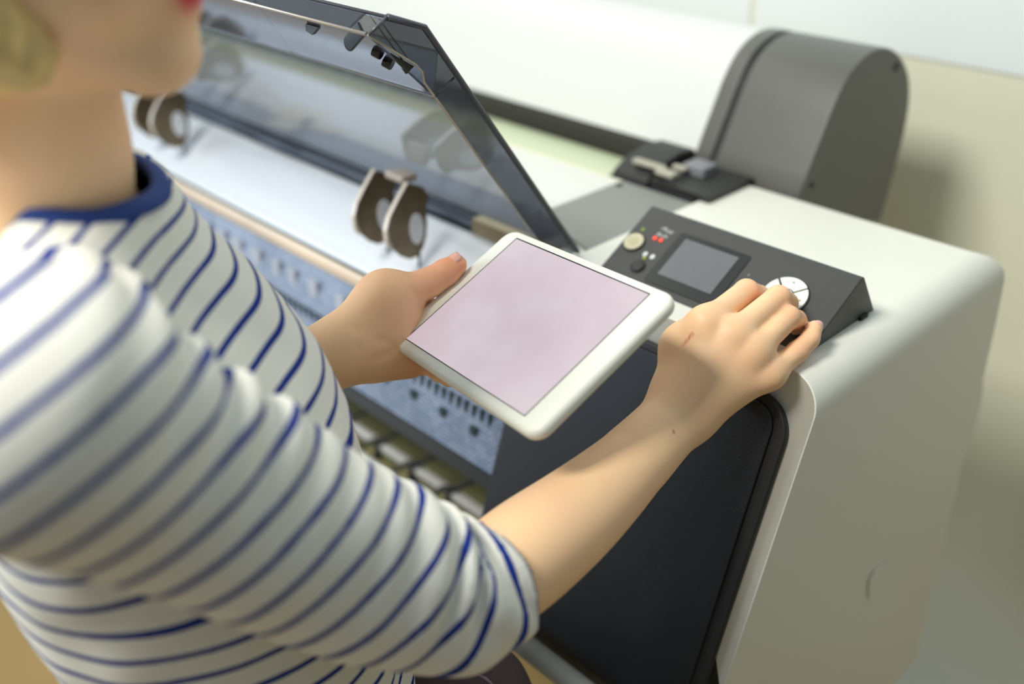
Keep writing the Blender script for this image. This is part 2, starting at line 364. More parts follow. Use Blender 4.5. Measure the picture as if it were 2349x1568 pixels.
MB().profx(Z([(0.80, -0.47), (1.0, -0.47), (1.0, -0.68), (0.80, -0.70)]), XL, -0.668).build('chassis', mat('chassis_grey', (120, 122, 118), 0.6), PR)
# carriage bay between the guide and the deck
MB().profx(Z([(0.745, -0.530), (0.80, -0.530), (0.80, -0.56), (0.745, -0.56)]), XL, -0.67).build('platen', M_dark, PR)
MB().profx(Z([(0.790, -0.478), (0.80, -0.4615), (0.812, -0.461), (0.812, -0.52), (0.790, -0.52)]), XL, -0.668).build('bay_edge', mat('bay_grey', (150, 158, 168), 0.4), PR, bevel=0.002)
for i, (y, z) in enumerate(((0.768, -0.498), (0.779, -0.486))):
    MB().tube([(XL, y, H+z), (-0.668, y, H+z)], 0.0045 if i == 0 else 0.003, n=12).build('guide_rail', mat('rail_%d' % i, ((96, 104, 118), (60, 64, 74))[i], 0.3, metal=0.4), PR, smooth=True)
# labels on the deck seen through the lid
M_lab = mat('beige_label', (214, 202, 168), 0.5)
for u, v, a, b_ in ((690, 262, 0.05, 0.03), (650, 285, 0.03, 0.014), (735, 290, 0.045, 0.012)):
    p = PX(u, v, 2, H-0.461); MB().box(p[0]-a, p[0]+a, p[1]-b_, p[1]+b_, p[2], p[2]+0.0005).build('caution_label', M_lab, PR)
# right end of the bay
MB().box(-0.70, -0.668, 0.70, 0.79, H-0.53, H-0.468).build('bay_end', M_dark, PR, bevel=0.002)
p = PX(1050, 500, 1, 0.765); MB().box(-0.86, -0.70, 0.752, 0.772, H-0.503, H-0.478).build('bay_bracket', mat('bracket_brown', (150, 138, 112), 0.4, metal=0.4), PR, bevel=0.003)

# pinch levers
LEV = [PX(u, v, 0, -0.88) for u, v in ((936, 421), (915, 459), (896, 498), (889, 528), (892, 553), (901, 570), (920, 588), (941, 595), (960, 588), (972, 568), (979, 540), (981, 512), (979, 494), (978, 478), (985, 450), (972, 430), (952, 424))]
LEV = [(p[1], p[2]) for p in LEV]
def lever(x):
    l = MB().profx(LEV, x-0.0035, x).build('pinch_lever', M_steel, PR, bevel=0.001)
    ed = []
    for y, z in LEV[:6]: ed.append((x-0.0065, y-0.0006, z))
    mb = MB()
    for (a, b) in zip(LEV[:5], LEV[1:6]):
        mb.prism([(x-0.0065, a[0]-.0022, a[1]-.001), (x-0.0065, b[0]-.0022, b[1]-.001), (x-0.0065, b[0]+.001, b[1]+.001), (x-0.0065, a[0]+.001, a[1]+.001)], (0.0065, 0, 0))
    mb.build('lever_edge', mat('lever_edge', (205, 196, 182), 0.35), l)
    c = PX(955, 524, 0, -0.88); a_ = PX(955, 490, 0, -0.88)-c; b_ = PX(971, 524, 0, -0.88)-c
    c = c + np.array([x+.88, 0, 0])
    MB().prism([c + a_*math.cos(t)*1.05 + b_*math.sin(t)*1.0 for t in np.linspace(0, 2*math.pi, 24, endpoint=False)], (0.0016, 0, 0)).build('hole_disc', mat('hole_white', (232, 236, 242), 0.35), l, bevel=0.0005)  # white disc added in place of a hole with white showing through
    c2 = PX(962, 580, 0, -0.88) + np.array([x+.88, 0, 0]); c3 = PX(962, 612, 0, -0.88) + np.array([x+.88, 0, 0])
    MB().tube([c2, c3], 0.0016, n=8).build('lever_reflection', mat('reflection_green', (10, 46, 40), 0.4), l)  # reflection below the lever, drawn as a thin dark green rod
    return l
for x in (-0.88, -0.943, -1.470, -1.533, -2.06, -2.123): lever(x)
for x in (-0.913, -1.503, -2.093):
    MB().box(x-0.016, x+0.020, 0.676, 0.700, H-0.424, H-0.414).build('lever_mount', mat('mount_pink', (190, 176, 164), 0.4), PR, bevel=0.003)

# ---- open lid
mg = bpy.data.materials.new('smoked_clear_plastic'); mg.use_nodes = True; nt = mg.node_tree; nt.nodes.clear()
out = nt.nodes.new('ShaderNodeOutputMaterial'); tr = nt.nodes.new('ShaderNodeBsdfTransparent'); gl = nt.nodes.new('ShaderNodeBsdfGlossy'); df = nt.nodes.new('ShaderNodeBsdfDiffuse')
tr.inputs[0].default_value = (0.57, 0.58, 0.60, 1); gl.inputs[0].default_value = (0.9, 0.93, 1, 1); gl.inputs['Roughness'].default_value = 0.06
df.inputs[0].default_value = (0.16, 0.17, 0.19, 1)
fz = nt.nodes.new('ShaderNodeFresnel'); fz.inputs[0].default_value = 1.45
m1 = nt.nodes.new('ShaderNodeMixShader'); m1.inputs[0].default_value = 0.10; m2 = nt.nodes.new('ShaderNodeMixShader')
nt.links.new(tr.outputs[0], m1.inputs[1]); nt.links.new(df.outputs[0], m1.inputs[2]); geo = nt.nodes.new('ShaderNodeNewGeometry'); ma = nt.nodes.new('ShaderNodeMath'); ma.operation = 'SUBTRACT'; ma.inputs[0].default_value = 1.0; nt.links.new(geo.outputs['Backfacing'], ma.inputs[1])
mb_ = nt.nodes.new('ShaderNodeMath'); mb_.operation = 'MULTIPLY'; nt.links.new(ma.outputs[0], mb_.inputs[0]); nt.links.new(fz.outputs[0], mb_.inputs[1]); nt.links.new(mb_.outputs[0], m2.inputs[0])
nt.links.new(m1.outputs[0], m2.inputs[1]); nt.links.new(gl.outputs[0], m2.inputs[2]); nt.links.new(m2.outputs[0], out.inputs[0])
M_edge = mat('dark_clear_edge', (74, 76, 84), 0.3)
L0, L1, L2, L3 = (0.742, -0.460), (0.543, -0.187), (0.505, -0.173), (0.485, -0.184)
xr = -0.672
def slab(a, b, th, xa, xb, side=1):
    a, b = np.array(a), np.array(b); t = nrm(b-a); n = np.array([-t[1], t[0]])*side*th
    return [tuple(a), tuple(b), tuple(b+n), tuple(a+n)]
LID = MB().profx(Z(slab(L0, L1, 0.0022, 0, 0)), XL+0.1, xr-0.003).build('lid_window', mg, PR)
MB().profx(Z(slab(L1, L2, 0.0022, 0, 0)), XL+0.1, xr-0.003).build('lid_top', mg, LID)
MB().profx(Z(slab(L2, L3, 0.0022, 0, 0)), XL+0.1, xr-0.030).build('lid_lip', mg, LID)
inner = [PX(u, v, 0, xr) for u, v in ((845, 80), (905, 118), (955, 148), (970, 165), (975, 190), (999, 222), (1110, 375), (1220, 530))]
inner = [(p[1], p[2]-H) for p in inner]
side = [L0, L1, L2] + inner + [(0.705, -0.460)]
MB().profx(Z(side), xr-0.003, xr).build('lid_side', mg, LID)
# outline edges of the lid as solid beads (thick moulded rims)
def bead(pts, r, name, mt): return MB().tube(pts, r, n=8).build(name, mt, LID, smooth=True)
bead([(xr, y, z+H) for y, z in (L0, L1, L2)], 0.0030, 'side_rim', M_edge)
M_bead = mat('bright_edge', (176, 172, 158), 0.25, metal=0.5)
bead([(xr-0.001, y, z+H) for y, z in inner], 0.0012, 'inner_rim', M_bead)
bead([(XL+0.1, L2[0], L2[1]+H), (xr, L2[0], L2[1]+H)], 0.0016, 'top_rim', M_edge)
bead([(XL+0.1, L1[0], L1[1]+H), (xr, L1[0], L1[1]+H)], 0.0018, 'back_rim', M_edge)
bead([(XL+0.1, L3[0], L3[1]+H), (xr-0.004, L3[0], L3[1]+H)], 0.0018, 'lip_rim', mat('lip_silver', (188, 186, 180), 0.25, metal=0.7))
bead([(xr, L2[0], L2[1]+H), (xr, L3[0], L3[1]+H)], 0.0016, 'corner_rim', M_edge)
q = inner[5]; qo = (q[0]+0.022, q[1]+0.016)
MB().profx(Z(slab(q, (q[0]+0.0, q[1]+0.0001), 0.0, 0, 0)) if False else Z([q, (q[0]+0.001, q[1]+0.002), (0.560, -0.2100), (0.5585, -0.2110)]), XL+0.1, xr-0.003).build('lid_rib', mg, LID)
bead([(XL+0.1, q[0], q[1]+H), (xr-0.003, q[0], q[1]+H)], 0.0011, 'rib_glint', mat('glint_silver', (190, 198, 206), 0.2, metal=0.6))  # bead along the bend, its specular line given as a silver colour
bead([(xr-0.0005, q[0], q[1]+H), (xr-0.0005, 0.574, -0.236+H)], 0.0012, 'corner_seam', M_edge)
# front face running from lip down to the rib
MB().profx(Z([L3, q, (q[0]+0.002, q[1]+0.001), (L3[0]+0.002, L3[1]+0.001)]), XL+0.1, xr-0.004).build('lid_front', mg, LID)
for k in range(9):
    x = xr-0.04-0.185*k
    if k: bead([(x, L2[0], L2[1]+H), (x, q[0], q[1]+H)], 0.0010, 'lid_stiffener', M_edge)
for x in (-0.679, -0.690):
    bead([(x, L2[0]-0.004, L2[1]+H-0.001), (x, inner[2][0], inner[2][1]+H)], 0.0007, 'lid_stiffener', mat('soft_edge', (96, 96, 92), 0.4))
# latch tongue and two rubber stops
yl = 0.486; a = PX(822, 72, 1, yl); b_ = PX(798, 100, 1, yl)
ax = nrm(b_-a); sd = nrm(np.array([1., 0, 0]) - ax*ax[0])
pts = [a + sd*0.0065 - ax*0.004, a - sd*0.0065 - ax*0.004] + [b_ + (-sd*math.cos(t) + ax*math.sin(t))*0.0065 for t in np.linspace(0, math.pi, 10)]
MB().prism(pts, (0, 0.0028, 0)).build('latch_tongue', mat('latch_black', (22, 26, 30), 0.25), LID, bevel=0.0008)
for u, v in ((868, 122), (892, 146)):
    p = PX(u, v, 0, -0.690)
    MB().tube([p - np.array([0.004, 0.002, -0.002]), p + np.array([0.003, 0.001, -0.001])], 0.0048, n=20).build('rubber_stop', mat('stop_black', (12, 12, 12), 0.25), LID, bevel=0.0008)
pts = [PX(u, v, 0, -0.6765) for u, v in ((897, 122), (950, 152), (933, 170))]
MB().prism(pts, (-0.002, 0, 0)).build('corner_gusset', mat('gusset_black', (14, 13, 12), 0.4), LID)
pts = [PX(u, v, 1, 0.49) for u, v in ((700, 55), (729, 63), (715, 80), (701, 70))]
MB().prism(pts, (0, 0.004, 0)).build('lid_catch', M_dark, LID)

# ------------------------------------------------------------------ printer stand with paper basket
ST = thing('printer_stand', 'white tubular printer stand with a row of black clips, below the perforated printer front', 'stand', (-1.3, 0.75, 0))
M_tube = mat('stand_white', (206, 208, 200), 0.4)
def hz(y, zr): return H + zr
MB().tube([(-2.2, 0.60, H-0.797), (-0.70, 0.60, H-0.797)], 0.0075, n=14).build('front_rail', M_tube, ST, smooth=True)
MB().tube([(-2.2, 0.535, H-0.8155), (-0.36, 0.535, H-0.8155)], 0.0125, n=18).build('lower_rail', M_tube, ST, smooth=True)
MB().tube([(-2.2, 0.72, H-0.902), (-0.70, 0.72, H-0.902)], 0.0085, n=14).build('basket_rod', mat('rod_white', (222, 222, 218), 0.35), ST, smooth=True)
MB().box(-2.2, -0.70, 0.735, 0.80, H-0.96, H-0.945).build('basket_floor', mat('basket_olive', (150, 148, 104), 0.6), ST)
p = PX(1130, 1470, 1, 0.50); q2 = PX(1172, 1568, 1, 0.50); d = (q2-p)/(p[2]-q2[2])
MB().tube([p, p + d*(p[2]-0.08)], 0.0075, n=14).build('support_strut', M_tube, ST, smooth=True)
for x in (-2.1, -0.45):
    MB().box(x-0.03, x+0.03, 0.86, 0.92, 0.06, H-1.12 if x > -1 else H-0.70).build('leg', M_tube, ST, bevel=0.006)
    MB().box(x-0.035, x+0.035, 0.50, 1.25, 0.04, 0.075).build('foot', M_tube, ST, bevel=0.01)
    for y in (0.55, 1.2): MB().tube([(x-0.012, y, 0.0225), (x+0.012, y, 0.0225)], 0.0225, n=20).build('caster', M_dark, ST)
M_clip = mat('clip_black', (26, 26, 24), 0.4)
for k in range(9):
    x = -0.885 - 0.083*k; y = 0.72; z = H-0.902
    mb = MB()
    mb.tube([(x+0.035, y+0.012, z+0.034), (x+0.012, y-0.004, z+0.016), (x-0.012, y-0.008, z+0.006), (x-0.030, y-0.034, z-0.016)], [0.0050, 0.0062, 0.0062, 0.0050], n=8, flat=0.6)
    mb.tube([(x+0.002, y, z+0.012), (x+0.002, y-0.012, z-0.018)], 0.007, n=8)
    mb.tube([(x-0.030, y-0.034, z-0.016), (x-0.022, y-0.038, z-0.034)], 0.0045, n=8)
    mb.tube([(x+0.000, y-0.012, z-0.016), (x-0.024, y-0.038, z-0.032)], 0.0025, n=8)
    mb.build('rod_clip', M_clip, ST, bevel=0)
for k in range(9):
    x = -0.845 - 0.083*k
    MB().box(x-0.062, x+0.012, 0.615, 0.700, H-0.9415, H-0.9385).build('basket_slat', mat('slat_olive', (128, 116, 82), 0.6), ST, bevel=0.001)
MB().box(-2.2, -0.70, 0.606, 0.700, H-0.950, H-0.942).build('slat_tray', mat('tray_dark', (62, 56, 34), 0.6), ST)

# ------------------------------------------------------------------ tablet
tA, tB, tD = D(1185, 548, .92), D(1488, 675, .782), D(932, 776, .886)
te1 = nrm(tB-tA); te2 = tD-tA; te2 = nrm(te2-te1*(te2@te1)); tn = np.cross(te1, te2)     # tn points away from the viewer
TB = thing('tablet', 'white tablet in a rounded white case, showing a blank pink screen, in her left hand', 'tablet', tuple(tA + te1*.09 + te2*.07 + tn*.008))
def tp(u, v, n=0): return tA + te1*u + te2*v + tn*n
def rrect(ua, ub, va, vb, r, n0, k=7):
    P = []
    for cu, cv, a0 in ((ub-r, vb-r, 0), (ua+r, vb-r, 90), (ua+r, va+r, 180), (ub-r, va+r, 270)):
        for i in range(k): a = math.radians(a0+90*i/(k-1)); P.append(tp(cu+r*math.cos(a), cv+r*math.sin(a), n0))
    return P
M_case = mat('tablet_case_white', (240, 240, 226), 0.38)
MB().prism(rrect(-0.0215, 0.2060, -0.0100, 0.1500, 0.014, 0.0002), tn*0.0125).build('case', M_case, TB, bevel=0.0052, seg=5, angle=50)
MB().prism(rrect(-0.0014, 0.1827, -0.0014, 0.1396, 0.0008, -0.0001), tn*0.0004).build('screen_border', mat('screen_edge', (22, 20, 30), 0.3), TB)
ms = bpy.data.materials.new('pink_screen'); ms.use_nodes = True; nt = ms.node_tree; b = nt.nodes['Principled BSDF']
tc = nt.nodes.new('ShaderNodeTexCoord'); no = nt.nodes.new('ShaderNodeTexNoise'); no.inputs['Scale'].default_value = 14; no.inputs['Detail'].default_value = 5
rp = nt.nodes.new('ShaderNodeValToRGB'); rp.color_ramp.elements[0].position = .3; rp.color_ramp.elements[1].position = .7
rp.color_ramp.elements[0].color = (*lin((214, 192, 202)), 1); rp.color_ramp.elements[1].color = (*lin((226, 212, 218)), 1)
nt.links.new(tc.outputs['Object'], no.inputs['Vector']); nt.links.new(no.outputs['Fac'], rp.inputs['Fac'])
nt.links.new(rp.outputs['Color'], b.inputs['Emission Color']); b.inputs['Emission Strength'].default_value = 0.64
b.inputs['Roughness'].default_value = 0.35
b.inputs['Base Color'].default_value = (0.12, 0.11, 0.115, 1); b.inputs['Specular IOR Level'].default_value = 0.3
MB().prism(rrect(0, 0.182, 0, 0.1389, 0.0004, -0.0003), tn*0.0003).build('screen', ms, TB)

# ------------------------------------------------------------------ implicit surfaces -> meshes
class Cone:
    def __init__(s, a, b, ra, rb):
        s.a, s.b = np.asarray(a, float), np.asarray(b, float); s.ra, s.rb = ra, rb
        s.c = (s.a+s.b)/2; s.R = np.linalg.norm(s.b-s.a)/2 + max(ra, rb)
        s.ba = s.b-s.a; s.l2 = max(s.ba@s.ba, 1e-12)
    def __call__(s, P):
        t = np.clip(((P-s.a)@s.ba)/s.l2, 0, 1); return np.linalg.norm(P - s.a - t[:, None]*s.ba, axis=1) - (s.ra + (s.rb-s.ra)*t)
class Ell:
    def __init__(s, c, axes, r):            # axes: 3 row vectors
        s.c = np.asarray(c, float); s.A = np.asarray(axes, float); s.r = np.asarray(r, float); s.R = max(r)
    def __call__(s, P):
        q = (P-s.c)@s.A.T; k0 = np.linalg.norm(q/s.r, axis=1); k1 = np.linalg.norm(q/s.r**2, axis=1)+1e-9
        return k0*(k0-1)/k1
def smin(a, b, k):
    h = np.clip(k-np.abs(a-b), 0, None)/k; return np.minimum(a, b) - h*h*k*0.25
class Grp:                                  # smooth union of children
    def __init__(s, items, k): 
        s.items, s.k = items, k
        cs = np.array([i.c for i in items]); s.c = (cs.max(0)+cs.min(0))/2; s.R = max(np.linalg.norm(i.c-s.c)+i.R for i in items)
    def __call__(s, P):
        d = None
        lo, hi = P.min(0), P.max(0); bc = (lo+hi)/2; br = np.linalg.norm(hi-lo)/2
        for i in s.items:
            dist = np.linalg.norm(i.c-bc) - i.R - br
            if dist > 0.06:
                e = np.full(len(P), dist)
            else: e = i(P)
            d = e if d is None else smin(d, e, s.k)
        return d
class Hand:                                 # palm blended with each finger, fingers kept apart
    def __init__(s, palm, fingers, k):
        s.palm, s.f, s.k = palm, fingers, k; al = [palm]+fingers
        cs = np.array([i.c for i in al]); s.c = cs.mean(0); s.R = max(np.linalg.norm(i.c-s.c)+i.R for i in al)
    def __call__(s, P):
        p = s.palm(P); d = p
        for f in s.f: d = np.minimum(d, smin(p, f(P), s.k))
        return d
def surface(f, lo, hi, h, B=12):
    lo = np.asarray(lo, float); n = np.ceil((np.asarray(hi)-lo)/(h*B)).astype(int)
    g = np.stack(np.meshgrid(*[np.arange(k) for k in n], indexing='ij'), -1).reshape(-1, 3)
    cc = lo + (g+0.5)*B*h; rad = B*h*math.sqrt(3)/2
    keep = []
    for i in range(0, len(g), 4000):
        # coarse pass, chunk by chunk along space so distant pieces are skipped
        keep.append(np.abs(f(cc[i:i+4000])) < rad*1.35+0.004)
    g = g[np.concatenate(keep)]
    N = n*B+2; loc = np.stack(np.meshgrid(*[np.arange(B+1)]*3, indexing='ij'), -1)
    vk, vp, quads = [], [], []
    key = lambda c: (c[..., 0].astype(np.int64)*N[1] + c[..., 1])*N[2] + c[..., 2]
    corners = [(0,0,0),(1,0,0),(0,1,0),(1,1,0),(0,0,1),(1,0,1),(0,1,1),(1,1,1)]
    edges = [(a, b) for a in range(8) for b in range(a+1, 8) if sum(x != y for x, y in zip(corners[a], corners[b])) == 1]
    for blk in g:
        I = loc + blk*B; P = lo + I*h
        d = f(P.reshape(-1, 3)).reshape(B+1, B+1, B+1)
        s = d < 0
        if s.all() or not s.any(): continue
        cd = np.stack([d[a:a+B, b:b+B, c:c+B] for a, b, c in corners], -1); cs = cd < 0
        act = cs.any(-1) & ~cs.all(-1)
        ai = np.argwhere(act); dv = cd[act]
        acc = np.zeros((len(ai), 3)); cnt = np.zeros(len(ai))
        for a, b in edges:
            m_ = (dv[:, a] < 0) != (dv[:, b] < 0)
            t = dv[m_, a]/(dv[m_, a]-dv[m_, b])
            ca, cb = np.array(corners[a], float), np.array(corners[b], float)
            acc[m_] += ca + t[:, None]*(cb-ca); cnt[m_] += 1
        vk.append(key(ai + blk*B)); vp.append(lo + (ai + blk*B + acc/cnt[:, None])*h)
        for ax in range(3):
            sl0 = [slice(0, B)]*3; sl1 = [slice(0, B)]*3; sl1[ax] = slice(1, B+1)
            a_, b_ = s[tuple(sl0)], s[tuple(sl1)]
            e = np.argwhere(a_ != b_)
            if not len(e): continue
            sign = a_[tuple(e.T)]
            e = e + blk*B; o1, o2 = [(1, 2), (2, 0), (0, 1)][ax]
            u1 = np.zeros(3, int); u1[o1] = 1; u2 = np.zeros(3, int); u2[o2] = 1
            q = np.stack([key(e-u1-u2), key(e-u2), key(e), key(e-u1)], 1)
            q[~sign] = q[~sign][:, ::-1]; quads.append(q)
    vk = np.concatenate(vk); vp = np.concatenate(vp); quads = np.concatenate(quads)
    o = np.argsort(vk); vk, vp = vk[o], vp[o]
    idx = np.searchsorted(vk, quads); idx = np.clip(idx, 0, len(vk)-1)
    ok = (vk[idx] == quads).all(1)
    return vp, idx[ok]
def to_mesh(name, V, Q, attrs=None):
    me = bpy.data.meshes.new(name)
    me.vertices.add(len(V)); me.vertices.foreach_set('co', V.astype(np.float32).ravel())
    me.loops.add(Q.size); me.loops.foreach_set('vertex_index', Q.astype(np.int32).ravel())
    me.polygons.add(len(Q)); me.polygons.foreach_set('loop_start', np.arange(0, Q.size, 4, dtype=np.int32))
    me.update(calc_edges=True); me.validate()
    for k, a in (attrs or {}).items():
        if a.ndim == 1:
            at = me.attributes.new(k, 'FLOAT', 'POINT'); at.data.foreach_set('value', a.astype(np.float32))
        else:
            at = me.attributes.new(k, 'FLOAT_COLOR', 'POINT'); at.data.foreach_set('color', a.astype(np.float32).ravel())
    return me
def prune(V, Q, keep):                      # keep: bool per vertex
    Q = Q[keep[Q].all(1)]; used = np.unique(Q); mp = -np.ones(len(V), int); mp[used] = np.arange(len(used))
    return V[used], mp[Q], used

# ------------------------------------------------------------------ the person
FW = nrm(RC.T @ np.array([1, -0.012, -0.003])); FW[2] = 0; FW = nrm(FW)
UP = np.array([0, 0, 1.]); SD = np.cross(FW, UP)              # forward, up, her right
NK = D(60, 420, .62)
def bd(f, s, u): return NK + FW*f + SD*s + UP*u
AX = np.stack([FW, SD, UP])
def loc3(P): return (P-NK)@AX.T

# right hand and forearm joints
wr = D(1570, 936, .868)
fingers_R = []
def catmull_r(P, n=8):
    P = [np.append(p, r) for p, r in P]; P = [2*P[0]-P[1]] + P + [2*P[-1]-P[-2]]; out = []
    for i in range(1, len(P)-2):
        for k in range(n):
            t = k/n; out.append(.5*((2*P[i])+(-P[i-1]+P[i+1])*t+(2*P[i-1]-5*P[i]+4*P[i+1]-P[i+2])*t*t+(-P[i-1]+3*P[i]-3*P[i+1]+P[i+2])*t**3))
    out.append(P[-2]); return [(o[:3], float(o[3])) for o in out]
class Chain:
    def __init__(s, pr, n=6):
        q = catmull_r(pr, n); s.it = [Cone(a, b, r0, r1) for (a, r0), (b, r1) in zip(q[:-1], q[1:])]
        cs = np.array([i.c for i in s.it]); s.c = (cs.max(0)+cs.min(0))/2; s.R = max(np.linalg.norm(i.c-s.c)+i.R for i in s.it)
    def __call__(s, P):
        lo, hi = P.min(0), P.max(0); bc = (lo+hi)/2; br = np.linalg.norm(hi-lo)/2; d = np.full(len(P), 1.0)
        for i in s.it:
            e = np.linalg.norm(i.c-bc) - i.R - br
            d = np.minimum(d, i(P) if e < .05 else e)
        return d
def finger(pts, rad, k=0.003): return Grp([Cone(a, b, r0, r1) for a, b, r0, r1 in zip(pts[:-1], pts[1:], rad[:-1], rad[1:])], k)
RH = dict(
 index=[D(1618, 742, .862), D(1712, 668, .905), D(1742, 678, .928), D(1752, 698, .938)],
 middle=[D(1680, 768, .856), D(1785, 683, .893), D(1806, 695, .914), D(1806, 712, .929)],
 ring=[D(1728, 806, .854), D(1808, 728, .885), D(1826, 734, .902), D(1828, 750, .914)],
 pinky=[D(1766, 858, .860), D(1829, 806, .880), D(1858, 778, .888), D(1869, 752, .896)])
RR = dict(index=(.0118, .0112, .0096, .0084), middle=(.0118, .0114, .0098, .0084), ring=(.0114, .0108, .0094, .0080), pinky=(.0106, .0096, .0084, .0072))
palm = []
palm.append(Cone(wr, RH['index'][0]+0, .022, .0118)); palm.append(Cone(wr, RH['middle'][0], .022, .0120))
palm.append(Cone(wr, RH['ring'][0], .022, .0118)); palm.append(Cone(wr, RH['pinky'][0], .0215, .0120))
nb = ray(1650, 800); nb = nb/np.linalg.norm(nb)
palm.append(Cone(D(1600, 860, .888), D(1660, 800, .882), .020, .014)); palm.append(Cone(D(1640, 900, .885), D(1715, 850, .876), .018, .013))
palm.append(Cone(D(1548, 878, .877), D(1568, 790, .884), .0165, .0150))
palm.append(Cone(D(1568, 790, .884), D(1612, 748, .874), .0145, .012))
thumb_R = finger([D(1560, 800, .885), D(1600, 742, .905), D(1642, 722, .925), D(1668, 716, .938)], (.0145, .0115, .0105, .009))
palmR = Grp(palm, 0.020)
handR = Hand(palmR, [finger(RH[k], RR[k]) for k in RH] + [thumb_R], 0.013)
arm_c = [(wr, .0235), (D(1530, 978, .857), .0255), (D(1465, 1045, .832), .0300), (D(1390, 1118, .807), .0345), (D(1310, 1188, .782), .0385), (D(1220, 1258, .753), .0410), (D(1140, 1318, .727), .0405), (D(1055, 1364, .700), .0395)]
armR = [Chain(arm_c)]
# widen the wrist sideways (oval section)
wside = nrm(D(1620, 985, .868) - D(1515, 885, .868))
armR += [Cone(wr - wside*.008, D(1465, 1045, .832) - wside*.002, .0205, .0270), Cone(wr + wside*.008, D(1465, 1045, .832) + wside*.002, .0205, .0270)]
shR = D(90, 900, .515)
armR += [Cone(D(1055, 1364, .70), shR, .0385, .050)]
# left arm and hand
wl = D(783, 808, .885)
elL = bd(-0.05, -0.17, -0.33); shL = bd(-0.015, -0.130, -0.105)
armL = [Cone(shL, elL, .050, .042), Cone(elL, (elL*0.4+wl*0.6), .042, .034), Cone((elL*0.4+wl*0.6), wl, .034, .0265), Cone(wl + UP*.007, D(700, 840, .87)+UP*.007, .0215, .026)]
LP = [Cone(wl, D(880, 690, .896), .023, .024), Cone(wl, D(905, 760, .905), .023, .024), Cone(wl, D(930, 812, .915), .0225, .019),
      Cone(D(800, 775, .884), D(895, 672, .896), .022, .0175), Cone(D(860, 832, .897), D(945, 828, .916), .0155, .0120), Cone(D(880, 690, .896), D(955, 745, .920), .022, .015)]
palmL = Grp(LP, 0.016)
thL = finger([D(884, 690, .896), D(920, 672, .902), D(985, 648, .911), D(1022, 625, .914), D(1046, 608, .916)], (.0190, .0165, .0140, .0128, .0104))
fl = []
for i, (u, v) in enumerate(((975, 700), (985, 740), (980, 778), (965, 812))):
    k = (1, 1.06, 1.0, .82)[i]; a = D(u, v, .932)
    b_ = a + (te1*.040 + te2*.004 + tn*.006)*k; c_ = b_ + (te1*.026 - tn*.004)*k; d_ = c_ + (te1*.018 - tn*.006)*k
    fl.append(finger([a, b_, c_, d_], (.0110*k**.5, .0098*k**.5, .0088*k**.5, .0076*k**.5)))
handL = Hand(palmL, fl + [thL], 0.009)
# neck, shoulders, head
neck = [Cone(bd(-.012, 0, -.10), bd(.004, 0, .02), .070, .058), Cone(bd(.004, 0, .02), bd(.018, 0, .10), .057, .055),
        Cone(bd(-.02, -.04, -.01), bd(-.02, -.12, -.085), .036, .036), Cone(bd(-.02, .04, -.01), bd(.02, .13, -.065), .038, .042),
        Ell(bd(.035, 0, -.20), AX, (.085, .12, .14)), Ell(bd(.055, 0, -.42), AX, (.085, .115, .19)), Cone(bd(.07, -.06, -.58), bd(.07, .06, -.58), .075, .075),
        Cone(bd(.03, -.07, -.03), bd(.058, -.012, -.035), .008, .009), Cone(bd(.03, .07, -.03), bd(.058, .012, -.035), .008, .009)]
HD = -.027
_bd = bd
bd = lambda f, s, u: _bd(f-.004, s, u+HD)
head = [Ell(bd(.020, 0, .235), AX, (.098, .076, .108)), Cone(bd(.012, -.050, .150), bd(.098, -.014, .104), .027, .018), Cone(bd(.012, .050, .150), bd(.098, .014, .104), .027, .018),
        Ell(bd(.062, 0, .150), AX, (.062, .052, .052)), Ell(bd(.106, 0, .106), AX, (.016, .020, .016)), Cone(bd(.110, 0, .215), bd(.134, 0, .178), .009, .011),
        Cone(bd(.112, -.014, .172), bd(.112, .014, .172), .012, .012), Ell(bd(.114, 0, .139), AX, (.015, .024, .014)),
        Cone(bd(.030, -.045, .165), bd(.085, -.035, .155), .030, .024), Cone(bd(.030, .045, .165), bd(.085, .035, .155), .030, .024),
        Cone(bd(.096, -.04, .238), bd(.104, .04, .238), .012, .012)]
ears = [Grp([Ell(bd(.006, s*.077, .195), np.stack([nrm(FW+SD*s*.5), nrm(SD*s-FW*.5), UP]), (.017, .007, .031)), Cone(bd(.010, s*.074, .205), bd(.010, s*.072, .18), .008, .008)], .006) for s in (-1, 1)]
core = Grp(neck + head + ears, 0.02)
bd = _bd
armRg = Grp(armR, 0.006); armLg = Grp(armL, 0.014)
def segd(V, a, b):
    ba = b-a; t = np.clip(((V-a)@ba)/(ba@ba), 0, 1); return np.linalg.norm(V-a-t[:, None]*ba, axis=1)
CRE = []; CREC = D(890, 750, .88)
class Body:
    c = NK; R = 3
    def __call__(s, P):
        lo, hi = P.min(0), P.max(0); bc = (lo+hi)/2; br = np.linalg.norm(hi-lo)/2
        d = np.full(len(P), 1.0)
        for g, k in ((core, .03), (armRg, .03), (armLg, .03), (handR, .012), (handL, .012)):
            dist = np.linalg.norm(g.c-bc) - g.R - br
            if dist < 0.05: d = smin(d, g(P), k)
            else: d = np.minimum(d, dist)
        if np.linalg.norm(CREC-bc) < .12+br:
            for a, b in CRE: d = d + .0013*np.exp(-(segd(P, a, b)/.0028)**2)
        return d
def chunked(f):                             # evaluate scattered points one at a time region-wise
    def g(P):
        if np.ptp(P, axis=0).max() < 0.2: return f(P)
        r = np.empty(len(P)); cell = np.floor(P/0.15).astype(int); _, inv = np.unique(cell, axis=0, return_inverse=True); inv = inv.ravel()
        o = np.argsort(inv); b = np.searchsorted(inv[o], np.arange(inv.max()+2))
        for i in range(inv.max()+1):
            ix = o[b[i]:b[i+1]]; r[ix] = f(P[ix])
        return r
    return g
